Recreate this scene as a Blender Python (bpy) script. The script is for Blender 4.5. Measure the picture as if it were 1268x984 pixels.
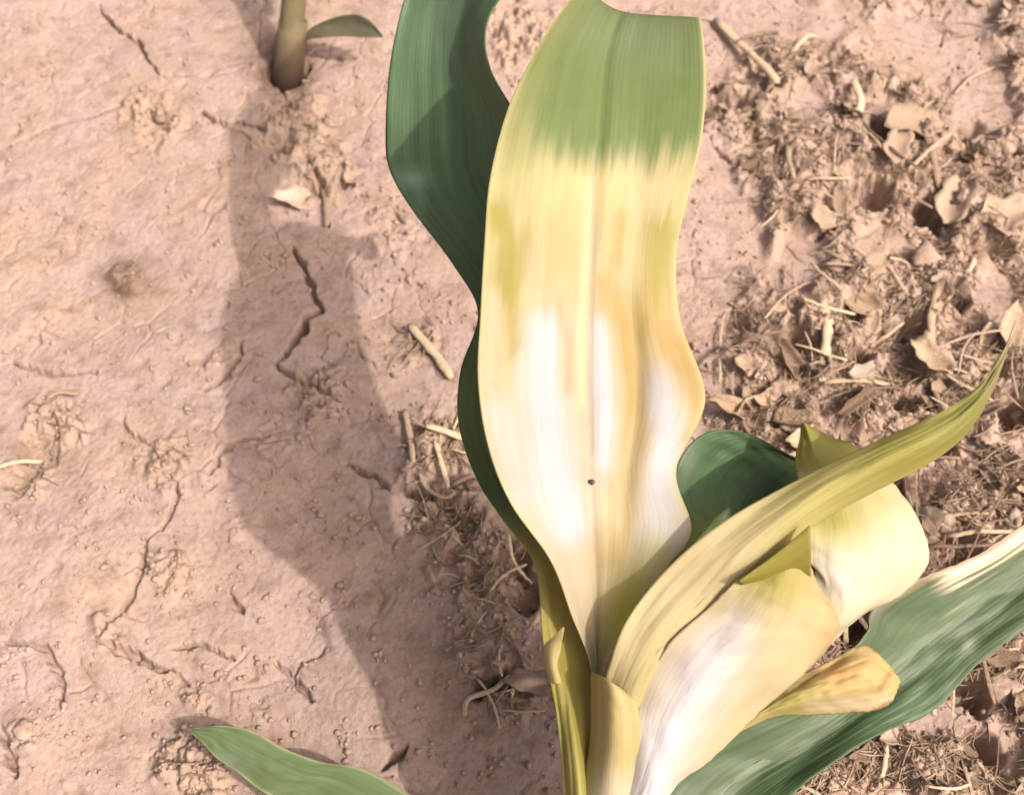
import bpy, bmesh, math, random
import numpy as np
from mathutils import Vector

for o in list(bpy.data.objects):
    bpy.data.objects.remove(o)
SC = bpy.context.scene
COL = SC.collection
R = math.radians

# ------------------------------------------------------------------ camera
CAM_H, PITCH, HFOV = 0.41, R(55), R(50)
cam = bpy.data.cameras.new('camera')
cam_o = bpy.data.objects.new('camera', cam)
COL.objects.link(cam_o)
cam.sensor_fit = 'HORIZONTAL'
cam.angle = HFOV
cam.clip_start = 0.01
cam.clip_end = 400
cam_o.location = (0, 0, CAM_H)
cam_o.rotation_euler = (math.pi / 2 - PITCH, 0, 0)
cam.dof.use_dof = True
cam.dof.focus_distance = 0.34
cam.dof.aperture_fstop = 18
SC.camera = cam_o

# ------------------------------------------------------------------ light
SUN_EL = R(50)
SUN_H = np.array([0.82, -0.57]); SUN_H /= np.linalg.norm(SUN_H)
S = Vector((SUN_H[0] * math.cos(SUN_EL), SUN_H[1] * math.cos(SUN_EL), math.sin(SUN_EL)))
world = bpy.data.worlds.new('World')
SC.world = world
world.use_nodes = True
wn = world.node_tree.nodes
sky = wn.new('ShaderNodeTexSky')
sky.sky_type = 'NISHITA'
sky.sun_disc = False
sky.sun_elevation = SUN_EL
sky.sun_rotation = math.atan2(S.x, S.y)
sky.air_density = 0.35
sky.dust_density = 10.0
sky.ozone_density = 0.0
world.node_tree.links.new(sky.outputs[0], wn['Background'].inputs[0])
wn['Background'].inputs[1].default_value = 0.15
sun = bpy.data.lights.new('sun', 'SUN')
sun.energy = 2.6
sun.angle = R(0.9)
sun.color = (1.0, 0.93, 0.85)
sun_o = bpy.data.objects.new('sun', sun)
COL.objects.link(sun_o)
sun_o.rotation_euler = (-S).to_track_quat('-Z', 'Y').to_euler()
SC.view_settings.view_transform = 'Standard'
SC.view_settings.look = 'None'
SC.view_settings.exposure = 0.45
SC.view_settings.gamma = 1

# ------------------------------------------------------------------ helpers
F = 634 / math.tan(HFOV / 2)
CP, SP = math.cos(PITCH), math.sin(PITCH)

def unproject(px, py, d):
    """a point of the place seen along (px,py) of the photograph at axial distance d"""
    px, py, d = np.asarray(px, float), np.asarray(py, float), np.asarray(d, float)
    x = (px - 634) / F; y = (492 - py) / F
    return np.stack([x * d, (CP + y * SP) * d, CAM_H + (-SP + y * CP) * d], -1)

def ground_xy(px, py):
    y = (492 - np.asarray(py, float)) / F
    d = CAM_H / (SP - y * CP)
    p = unproject(px, py, d)
    return p[..., 0], p[..., 1]

def to_px(x, y, z=0.0):
    dz = z - CAM_H
    d = y * CP - dz * SP
    d = np.maximum(d, 0.02)
    u = y * SP + dz * CP
    return 634 + F * x / d, 492 - F * u / d

def tag(o, label=None, cat=None, group=None, kind=None):
    if label: o['label'] = label
    if cat: o['category'] = cat
    if group: o['group'] = group
    if kind: o['kind'] = kind
    return o

def empty(name, loc):
    o = bpy.data.objects.new(name, None)
    o.empty_display_size = 0.01
    o.location = loc
    COL.objects.link(o)
    return o

def link(name, me, parent=None, world_space=True):
    o = bpy.data.objects.new(name, me)
    COL.objects.link(o)
    if parent is not None:
        o.parent = parent
        if world_space:
            base = parent.location.copy()
            if parent.parent is not None: base += parent.parent.location + o.location * 0
            o.location = -parent.location if parent.parent is None else (0, 0, 0)
    return o

def mesh_np(name, verts, faces, mat=None, smooth=True):
    me = bpy.data.meshes.new(name)
    verts = np.asarray(verts, np.float32); faces = np.asarray(faces, np.int32)
    n, k = faces.shape
    me.vertices.add(len(verts)); me.vertices.foreach_set('co', verts.ravel())
    me.loops.add(n * k); me.loops.foreach_set('vertex_index', faces.ravel())
    me.polygons.add(n)
    me.polygons.foreach_set('loop_start', np.arange(0, n * k, k, dtype=np.int32))
    me.polygons.foreach_set('loop_total', np.full(n, k, np.int32))
    me.polygons.foreach_set('use_smooth', np.full(n, smooth, bool))
    me.update(calc_edges=True)
    if mat: me.materials.append(mat)
    return me

def grid_faces(nv, nu):
    i = np.arange(nv - 1)[:, None] * nu + np.arange(nu - 1)[None, :]
    return np.stack([i, i + 1, i + nu + 1, i + nu], -1).reshape(-1, 4)

def vcol(me, name, rgb):
    a = me.attributes.new(name, 'FLOAT_COLOR', 'POINT')
    d = np.ones((len(me.vertices), 4), np.float32)
    d[:, :3] = rgb
    a.data.foreach_set('color', d.ravel())

# --- noise
rs = np.random.RandomState(7)
PERM = rs.permutation(4096)
GRAD = rs.rand(4096) * 2 * np.pi
def perlin(x, y, seed=0):
    xi = np.floor(x).astype(int); yi = np.floor(y).astype(int)
    xf = x - xi; yf = y - yi
    def g(ix, iy, dx, dy):
        h = GRAD[PERM[(PERM[(ix + seed * 131) & 4095] + iy) & 4095]]
        return np.cos(h) * dx + np.sin(h) * dy
    u = xf ** 3 * (xf * (xf * 6 - 15) + 10); v = yf ** 3 * (yf * (yf * 6 - 15) + 10)
    a = g(xi, yi, xf, yf); b = g(xi + 1, yi, xf - 1, yf)
    c = g(xi, yi + 1, xf, yf - 1); d = g(xi + 1, yi + 1, xf - 1, yf - 1)
    return ((a * (1 - u) + b * u) * (1 - v) + (c * (1 - u) + d * u) * v) * 1.5
def fbm(x, y, oct=4, seed=0, gain=.5, ridged=False):
    s = 0; a = 1; t = 0
    for i in range(oct):
        n = perlin(x, y, seed + i * 7)
        if ridged: n = 1 - 2 * np.abs(n)
        s = s + a * n; t += a; a *= gain
        x = x * 2.03 + 3.1; y = y * 2.03 + 1.7
    return s / t
RX = rs.rand(4096); RY = rs.rand(4096)
def worley(x, y, seed=0, jit=.9):
    xi = np.floor(x).astype(int); yi = np.floor(y).astype(int)
    f1 = np.full(x.shape, 9.); f2 = np.full(x.shape, 9.); cid = np.zeros(x.shape, int)
    for dx in (-1, 0, 1):
        for dy in (-1, 0, 1):
            h = PERM[(PERM[(xi + dx + seed * 57) & 4095] + yi + dy) & 4095]
            px = xi + dx + .5 + (RX[h] - .5) * jit; py = yi + dy + .5 + (RY[h] - .5) * jit
            d = np.hypot(px - x, py - y)
            n = d < f1
            f2 = np.where(n, f1, np.minimum(f2, d)); cid = np.where(n, h, cid); f1 = np.where(n, d, f1)
    return f1, f2, cid
def sstep(a, b, x):
    t = np.clip((x - a) / (b - a), 0, 1)
    return t * t * (3 - 2 * t)
def seg_dist(px, py, pts):
    best = np.full(px.shape, 1e9); along = np.zeros(px.shape)
    n = len(pts) - 1
    for i in range(n):
        ax, ay = pts[i]; bx, by = pts[i + 1]
        vx, vy = bx - ax, by - ay
        t = np.clip(((px - ax) * vx + (py - ay) * vy) / (vx * vx + vy * vy + 1e-12), 0, 1)
        d = np.hypot(px - ax - t * vx, py - ay - t * vy)
        m = d < best
        best = np.where(m, d, best); along = np.where(m, (i + t) / n, along)
    return best, along

# ------------------------------------------------------------------ materials
def nodes(name):
    m = bpy.data.materials.new(name); m.use_nodes = True
    nt = m.node_tree; nt.nodes.clear()
    return m, nt, nt.nodes, nt.links
def mixrgb(nt, typ, fac, a, b):
    n = nt.nodes.new('ShaderNodeMix'); n.data_type = 'RGBA'; n.blend_type = typ
    for sock, val in ((n.inputs[0], fac), (n.inputs[6], a), (n.inputs[7], b)):
        if hasattr(val, 'is_linked'): nt.links.new(val, sock)
        else: sock.default_value = val if not isinstance(val, tuple) else (*val, 1)
    return n.outputs[2]
def noise(nt, vec, scale, detail=4, rough=.55):
    n = nt.nodes.new('ShaderNodeTexNoise')
    n.inputs['Scale'].default_value = scale; n.inputs['Detail'].default_value = detail
    n.inputs['Roughness'].default_value = rough
    nt.links.new(vec, n.inputs['Vector'])
    return n.outputs['Fac']
def ramp(nt, fac, stops):
    n = nt.nodes.new('ShaderNodeValToRGB')
    e = n.color_ramp.elements
    while len(e) < len(stops): e.new(.5)
    for k, (p, c) in zip(e, stops):
        k.position = p; k.color = (*c, 1) if isinstance(c, tuple) else (c, c, c, 1)
    nt.links.new(fac, n.inputs[0])
    return n.outputs[0]
def bump(nt, h, dist, strength=1.0, normal=None):
    b = nt.nodes.new('ShaderNodeBump')
    b.inputs['Distance'].default_value = dist; b.inputs['Strength'].default_value = strength
    nt.links.new(h, b.inputs['Height'])
    if normal: nt.links.new(normal, b.inputs['Normal'])
    return b.outputs[0]

def soil_material(name, use_attr=True, tone=(.385, .272, .208), tone2=(.375, .274, .24), dark=(.385, .275, .20)):
    m, nt, N, L = nodes(name)
    tc = N.new('ShaderNodeTexCoord'); vec = tc.outputs['Object']
    big = noise(nt, vec, 22, 5)
    c = mixrgb(nt, 'MIX', ramp(nt, big, [(.35, 0.), (.65, 1.)]), tone, tone2)
    sp = noise(nt, vec, 420, 4, .65)
    c = mixrgb(nt, 'MULTIPLY', .55, c, ramp(nt, sp, [(.28, .62), (.5, 1.), (.75, 1.12)]))
    pat = noise(nt, vec, 95, 5, .6)
    c = mixrgb(nt, 'MULTIPLY', .8, c, ramp(nt, pat, [(.3, (.70, .64, .58)), (.5, (1., 1., 1.)), (.72, (1.08, 1.07, 1.06))]))
    fleck = noise(nt, vec, 520, 2, .5)
    c = mixrgb(nt, 'MIX', ramp(nt, fleck, [(.70, 0.), (.76, .75)]), c, (.15, .095, .065))
    if use_attr:
        at = N.new('ShaderNodeAttribute'); at.attribute_name = 'litter'
        mm = N.new('ShaderNodeMath'); mm.operation = 'MULTIPLY'
        dm = N.new('ShaderNodeAttribute'); dm.attribute_name = 'stain_shade'
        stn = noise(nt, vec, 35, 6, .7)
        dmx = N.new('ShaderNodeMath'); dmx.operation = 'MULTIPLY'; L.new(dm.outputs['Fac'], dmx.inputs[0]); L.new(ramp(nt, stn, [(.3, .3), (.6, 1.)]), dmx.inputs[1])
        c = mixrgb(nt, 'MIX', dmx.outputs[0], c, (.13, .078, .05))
        L.new(at.outputs['Fac'], mm.inputs[0]); L.new(ramp(nt, noise(nt, vec, 60, 4, .6), [(.3, .25), (.62, 1.)]), mm.inputs[1])
        c = mixrgb(nt, 'MIX', mm.outputs[0], c, dark)
    bs = N.new('ShaderNodeBsdfPrincipled')
    L.new(c, bs.inputs['Base Color'])
    bs.inputs['Roughness'].default_value = .92
    bs.inputs['Specular IOR Level'].default_value = .12
    b1 = bump(nt, noise(nt, vec, 300, 6, .68), .0010, .5)
    b2 = bump(nt, noise(nt, vec, 1100, 3, .6), .0005, .8, b1)
    L.new(b2, bs.inputs['Normal'])
    out = N.new('ShaderNodeOutputMaterial'); L.new(bs.outputs[0], out.inputs[0])
    return m

def leaf_material(name, transl=.3, rough=.42, spec=.35, streak=.25, rib=.6):
    m, nt, N, L = nodes(name)
    at = N.new('ShaderNodeAttribute'); at.attribute_name = 'tint'
    uv = N.new('ShaderNodeUVMap')
    mp = N.new('ShaderNodeMapping'); mp.inputs['Scale'].default_value = (420, 14, 1); L.new(uv.outputs[0], mp.inputs[0])
    st = noise(nt, mp.outputs[0], 1.0, 4, .6)
    c = mixrgb(nt, 'MULTIPLY', streak, at.outputs['Color'], ramp(nt, st, [(.3, (.6, .62, .5)), (.52, (1., 1., 1.)), (.75, (1.15, 1.15, 1.15))]))
    mp2 = N.new('ShaderNodeMapping'); mp2.inputs['Scale'].default_value = (60, 30, 1); L.new(uv.outputs[0], mp2.inputs[0])
    bl = noise(nt, mp2.outputs[0], 1.0, 4, .6)
    c = mixrgb(nt, 'MULTIPLY', streak * .7, c, ramp(nt, bl, [(.3, (.7, .72, .65)), (.5, (1., 1., 1.)), (.7, (1.1, 1.1, 1.1))]))
    bs = N.new('ShaderNodeBsdfPrincipled')
    L.new(c, bs.inputs['Base Color'])
    bs.inputs['Roughness'].default_value = rough
    bs.inputs['Specular IOR Level'].default_value = spec
    wv = N.new('ShaderNodeTexWave'); wv.wave_type = 'BANDS'; wv.bands_direction = 'X'
    wv.inputs['Scale'].default_value = 1.0; wv.inputs['Distortion'].default_value = .6
    mp3 = N.new('ShaderNodeMapping'); mp3.inputs['Scale'].default_value = (190, 3, 1); L.new(uv.outputs[0], mp3.inputs[0])
    L.new(mp3.outputs[0], wv.inputs['Vector'])
    b1 = bump(nt, wv.outputs['Fac'], .00006, rib)
    b2 = bump(nt, st, .00012, rib, b1)
    b3 = bump(nt, bl, .0012, .5, b2)
    L.new(b3, bs.inputs['Normal'])
    tr = N.new('ShaderNodeBsdfTranslucent')
    c2 = mixrgb(nt, 'MULTIPLY', 1.0, c, (1.0, .98, .82))
    L.new(c2, tr.inputs['Color'])
    mx = N.new('ShaderNodeMixShader'); mx.inputs[0].default_value = transl
    L.new(bs.outputs[0], mx.inputs[1]); L.new(tr.outputs[0], mx.inputs[2])
    out = N.new('ShaderNodeOutputMaterial'); L.new(mx.outputs[0], out.inputs[0])
    return m

def dry_material(name, ca, cb, scale=(900, 900, 120)):
    m, nt, N, L = nodes(name)
    tc = N.new('ShaderNodeTexCoord')
    oi = N.new('ShaderNodeObjectInfo')
    mp = N.new('ShaderNodeMapping'); mp.inputs['Scale'].default_value = scale; L.new(tc.outputs['Object'], mp.inputs[0])
    n1 = noise(nt, mp.outputs[0], 1., 4, .6)
    c = mixrgb(nt, 'MIX', ramp(nt, n1, [(.35, 0.), (.65, 1.)]), ca, cb)
    rn = ramp(nt, oi.outputs['Random'], [(0., (.62, .58, .54)), (.5, (.95, .93, .9)), (1., (1.1, 1.07, 1.02))])
    c = mixrgb(nt, 'MULTIPLY', 1.0, c, rn)
    bs = N.new('ShaderNodeBsdfPrincipled'); L.new(c, bs.inputs['Base Color'])
    bs.inputs['Roughness'].default_value = .7; bs.inputs['Specular IOR Level'].default_value = .25
    L.new(bump(nt, n1, .0004, .7), bs.inputs['Normal'])
    out = N.new('ShaderNodeOutputMaterial'); L.new(bs.outputs[0], out.inputs[0])
    return m

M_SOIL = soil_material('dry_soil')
M_CLOD = soil_material('soil_clod', False, (.37, .262, .192), (.40, .29, .235))
M_PALE = leaf_material('pale_leaf', .34, .52, .22, .20, .4)
M_GREEN = leaf_material('green_leaf', .18, .5, .3, .45, .6)
M_STRAW = dry_material('dry_straw', (.46, .34, .22), (.62, .49, .35))
M_BROWN = dry_material('brown_residue', (.33, .235, .16), (.48, .36, .26))
M_FIBRE = dry_material('fibre', (.32, .225, .155), (.56, .43, .32), (120, 120, 120))
M_PINK = dry_material('pink_flake', (.60, .36, .28), (.70, .46, .37))
M_DARKLEAF = dry_material('dark_residue', (.15, .10, .07), (.27, .19, .13))
M_GREY = dry_material('grey_stalk', (.33, .255, .195), (.44, .35, .275))
M_FLAKE = dry_material('pale_flake', (.36, .255, .185), (.46, .335, .25))
M_SPECK = dry_material('dark_speck', (.05, .04, .035), (.09, .07, .06))

# ------------------------------------------------------------------ ground
CRACKS = [  # pixel polylines on the ground, width (m), depth (m)
    ([(120, 5), (138, 28), (150, 40), (172, 52), (182, 75), (198, 97)], .0016, .006),
    ([(198, 97), (240, 100), (270, 98), (310, 82)], .0014, .003),
    ([(0, 182), (40, 170), (60, 158), (110, 148), (150, 135)], .0020, .005),
    ([(250, 142), (265, 155), (300, 155), (330, 165)], .0018, .006),
    ([(362, 305), (380, 340), (392, 372), (398, 384)], .0018, .006),
    ([(398, 384), (380, 392), (372, 415), (358, 435), (342, 452)], .0025, .014),
    ([(342, 452), (370, 475), (420, 500)], .002, .004),
    ([(15, 448), (60, 463), (120, 462)], .002, .004),
    ([(300, 425), (296, 445), (280, 470), (255, 485)], .002, .004),
    ([(150, 520), (165, 542), (185, 550), (230, 540)], .0018, .003),
    ([(335, 545), (300, 545), (275, 560), (262, 590)], .002, .003),
    ([(222, 600), (215, 630), (200, 655)], .002, .003),
    ([(180, 670), (178, 700), (163, 735), (143, 760), (125, 785)], .0016, .003),
    ([(0, 792), (55, 800), (75, 840), (78, 870)], .0018, .003),
    ([(115, 790), (165, 808), (205, 830)], .002, .004),
    ([(210, 800), (245, 795), (290, 815)], .0015, .003),
    ([(285, 730), (290, 750), (300, 760)], .0014, .003),
    ([(340, 815), (362, 835), (385, 865)], .0018, .003),
    ([(362, 835), (375, 815), (400, 800)], .0015, .002),
    ([(476, 948), (500, 925)], .0022, .006),
    ([(470, 600), (500, 605), (525, 615), (560, 625)], .003, .006),
    ([(590, 860), (605, 845), (625, 835)], .004, .01),
    ([(0, 900), (10, 935), (20, 960)], .0022, .004),
    ([(430, 575), (480, 600)], .0018, .004),
    ([(885, 180), (905, 200), (940, 215), (965, 225)], .002, .004),
    ([(930, 140), (935, 175), (965, 195)], .002, .005),
    ([(380, 200), (400, 230), (405, 280)], .0022, .006),
    ([(345, 90), (355, 130), (360, 160)], .0014, .002),
]
SPOTS = [  # crumbly spots: px, py, radius px, strength
    (155, 343, 24, .55),    (190, 150, 45, 1.0), (70, 525, 40, 1.1), (208, 578, 40, .9), (212, 708, 32, 1.1), (243, 865, 24, .9),
    (320, 872, 14, .7), (390, 492, 45, 1.1), (560, 640, 55, 1.2), (540, 560, 55, 1.2), (600, 700, 60, .8),
    (370, 160, 60, 1.1), (400, 215, 50, 1.0), (130, 780, 26, .5), (40, 590, 35, .8), (30, 910, 25, .6),
    (250, 950, 60, .9), (520, 430, 35, .7), (85, 290, 25, .25), (540, 700, 20, .6), (630, 850, 50, .7), (480, 285, 35, .5),
    (640, 40, 60, .9), (290, 660, 30, .2), (340, 540, 25, .4), (280, 450, 25, .5), (600, 790, 60, .5),
]
PITS = [  # px, py, radius px, depth
    (352, 92, 34, .011), (1180, 375, 26, .020), (975, 432, 30, .020), (1095, 175, 34, .016), (1150, 270, 30, .016), (1120, 420, 26, .012), (1075, 245, 30, .012), (1240, 520, 30, .012),
    (1110, 512, 22, .012), (885, 130, 34, .008), (1025, 70, 26, .007), (1205, 160, 22, .006), (1255, 195, 16, .01),
    (50, 555, 30, .008), (25, 595, 24, .006), (195, 165, 24, .004), (570, 640, 32, .012), (650, 730, 30, .012), (640, 690, 26, .01),
    (600, 850, 20, .008), (1060, 400, 20, .006), (1245, 420, 16, .008), (385, 235, 16, .006), (1010, 300, 10, .004),
    (430, 225, 12, .006), (560, 690, 14, .005), (925, 650, 30, .01), (1180, 700, 40, .01), (1060, 455, 18, .01),
    (1160, 560, 20, .008), (910, 400, 24, .007), (350, 180, 26, .005), (1200, 860, 30, .01), (1215, 930, 30, .012), (1060, 780, 30, .014),
]
SMOOTH = [(1090, 305, 45, 36), (885, 400, 26, 50), (1000, 140, 36, 26), (1120, 60, 80, 50), (1170, 885, 80, 40), (1240, 930, 40, 40), (880, 250, 40, 80), (960, 20, 70, 40), (905, 290, 60, 80), (1160, 60, 110, 60), (1215, 125, 60, 45), (985, 330, 40, 45), (905, 50, 40, 40), (1000, 30, 90, 30), (1230, 370, 40, 50)]

def rough_mask(px, py):
    edge = 875 + 25 * perlin(px * 0 + 3.3, py / 80.) + 30 * perlin(px / 60., py / 60., 3)
    m = sstep(-30, 60, px - edge) * (.45 + .55 * sstep(0, 150, py + .3 * (px - 900)))
    m = m * sstep(-.75, .05, fbm(px / 75., py / 75., 3, 19))
    for (cx, cy, rx, ry) in SMOOTH:
        d = np.hypot((px - cx) / rx, (py - cy) / ry) + .35 * perlin(px / 35., py / 35., 5)
        m = m * (1 - .92 * (1 - sstep(.6, 1.1, d)))
    for (cx, cy, r, s) in SPOTS:
        d = np.hypot(px - cx, py - cy) / r + .4 * perlin(px / 22., py / 22., 9)
        m = np.maximum(m, min(s, 1.) * (1 - sstep(.35, 1.1, d)))
    return np.clip(m, 0, 1)

def ground_height(x, y):
    px, py = to_px(x, y)
    inview = (np.abs(x) < 1.0) & (y < 2.0) & (y > -1)
    rm = np.where(inview, rough_mask(px, py), .35)
    wx = x + .006 * fbm(x * 40, y * 40, 3, 21); wy = y + .006 * fbm(x * 40, y * 40, 3, 33)
    h = .0055 * fbm(x * 9, y * 9, 3, 1) + .0016 * fbm(wx * 34, wy * 34, 4, 2)
    h += .0005 * fbm(wx * 110, wy * 110, 4, 4, .6) * (.35 + 1.1 * sstep(-.3, .4, perlin(x * 14, y * 14, 8)))
    h += .00035 * fbm(x * 420, y * 420, 2, 6)
    # fine crack net of the dried crust
    f1, f2, _ = worley(wx * 15 + .35 * fbm(wx * 30, wy * 30, 2, 44), wy * 15 + .35 * fbm(wx * 30, wy * 30, 2, 45), 3)
    ck = np.exp(-((f2 - f1) / .016) ** 2) * sstep(.28, .6, perlin(x * 23, y * 23, 12))
    h -= .0040 * ck * (1 - rm)
    f1, f2, _ = worley(wx * 46, wy * 46, 5)
    ck = np.exp(-((f2 - f1) / .035) ** 2) * sstep(.05, .45, perlin(x * 29, y * 29, 13))
    h -= .0012 * ck
    # little pock marks
    f1, f2, cid = worley(x * 70, y * 70, 9)
    h -= .0014 * np.exp(-(f1 / .2) ** 2) * (RX[cid] > .9)
    # crumbly, littered soil
    f1, f2, cid = worley(wx * 62, wy * 62, 11)
    clod = np.sqrt(np.maximum(0, .42 - f1 * f1)) * (.4 + RX[cid])
    g1, g2, gid = worley(wx * 150, wy * 150, 14)
    clod2 = np.sqrt(np.maximum(0, .42 - g1 * g1)) * (.4 + RX[gid])
    rg = fbm(wx * 55, wy * 55, 4, 15, .6, True)
    h += rm * sstep(820, 960, px) * (.011 * fbm(wx * 26, wy * 26, 3, 17, .5, True) + .004 * fbm(wx * 17, wy * 17, 2, 18))
    h += np.where(px > 820, .75, 1.) * rm * (.0070 * (clod - .35) + .0040 * (clod2 - .35) + .0055 * (rg - .2) + .0026 * fbm(x * 260, y * 260, 3, 16))
    for pts, w, dep in CRACKS:
        gx, gy = ground_xy([p[0] for p in pts], [p[1] for p in pts])
        n = (np.abs(x - gx.mean()) < .12) & (np.abs(y - gy.mean()) < .12)
        if not n.any(): continue
        xx = x[n] + .0022 * fbm(x[n] * 160, y[n] * 160, 3, 51); yy = y[n] + .0022 * fbm(x[n] * 160, y[n] * 160, 3, 52)
        d, al = seg_dist(xx, yy, list(zip(gx, gy)))
        ww = w * (.55 + .6 * np.sin(np.clip(al, 0, 1) * np.pi)) * (1 + .5 * perlin(x[n] * 130, y[n] * 130, 53))
        ww = ww * .74
        h[n] += -1.35 * dep * (1 - sstep(.40, 1.2, d / ww)) 
    for cx, cy, r, dep in PITS:
        gx, gy = ground_xy(cx, cy)
        gx2, _ = ground_xy(cx + r, cy)
        rr = gx2 - gx
        n = (np.abs(x - gx) < rr * 2.5) & (np.abs(y - gy) < rr * 2.5)
        if not n.any(): continue
        d = np.hypot(x[n] - gx, y[n] - gy) / rr + .55 * fbm(x[n] * 90, y[n] * 90, 3, 61)
        h[n] -= (1.5 if cx > 860 else 1.) * dep * (1 - sstep(.5, 1.05, d))
    return h * np.where(inview, 1, np.clip(1.5 / np.maximum(np.hypot(x, y), .5), .2, 1)), rm

def gauss_np(x, y, cx, cy, rx, ry):
    return np.exp(-(((x - cx) / rx) ** 2 + ((y - cy) / ry) ** 2))
def axis(a, b, step, far):
    core = np.arange(a, b + step / 2, step)
    ext = []; s = step; p = 0
    while p < far:
        s *= 1.22; p += s; ext.append(p)
    ext = np.array(ext)
    return np.concatenate([(a - ext)[::-1], core, core[-1] + ext])
gxs = axis(-.31, .31, .00064, 60); gys = axis(.085, .615, .00064, 60)
GX, GY = np.meshgrid(gxs, gys)
H, RM = ground_height(GX.ravel(), GY.ravel())
gm = mesh_np('ground', np.stack([GX.ravel(), GY.ravel(), H], -1), grid_faces(len(gys), len(gxs)), M_SOIL)
a = gm.attributes.new('litter', 'FLOAT', 'POINT'); a.data.foreach_set('value', RM.astype(np.float32))
PX, PY = to_px(GX.ravel(), GY.ravel())
DM = np.zeros(len(H))  # dark stains, plus shade painted by the stem, under leaves and in hollows
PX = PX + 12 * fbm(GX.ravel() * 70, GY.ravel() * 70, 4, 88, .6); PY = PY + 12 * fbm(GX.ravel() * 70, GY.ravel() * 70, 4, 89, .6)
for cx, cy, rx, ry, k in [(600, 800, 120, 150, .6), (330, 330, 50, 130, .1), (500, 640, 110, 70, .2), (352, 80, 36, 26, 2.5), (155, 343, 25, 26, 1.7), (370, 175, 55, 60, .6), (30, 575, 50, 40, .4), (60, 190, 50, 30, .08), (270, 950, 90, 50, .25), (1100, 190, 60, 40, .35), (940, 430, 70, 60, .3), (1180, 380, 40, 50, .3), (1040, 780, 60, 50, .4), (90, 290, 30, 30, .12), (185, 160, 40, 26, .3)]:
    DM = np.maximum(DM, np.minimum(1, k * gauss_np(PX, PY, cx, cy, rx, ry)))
a = gm.attributes.new('stain_shade', 'FLOAT', 'POINT'); a.data.foreach_set('value', DM.astype(np.float32))
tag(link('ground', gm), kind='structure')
def gz(x, y):
    return float(ground_height(np.array([float(x)]), np.array([float(y)]))[0][0])
def gz_arr(x, y):
    return ground_height(np.asarray(x, float), np.asarray(y, float))[0]

# ------------------------------------------------------------------ leaves
def catmull(P, t):
    """P (n,...) control rows, t in [0,n-1]"""
    n = len(P)
    P = np.concatenate([[2 * P[0] - P[1]], P, [2 * P[-1] - P[-2]]])
    i = np.clip(np.floor(t).astype(int), 0, n - 2); f = t - i
    f = f.reshape(-1, *([1] * (P.ndim - 1)))
    a, b, c, d = P[i], P[i + 1], P[i + 2], P[i + 3]
    return .5 * (2 * b + (c - a) * f + (2 * a - 5 * b + 4 * c - d) * f ** 2 + (3 * b - a - 3 * c + d) * f ** 3)

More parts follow.
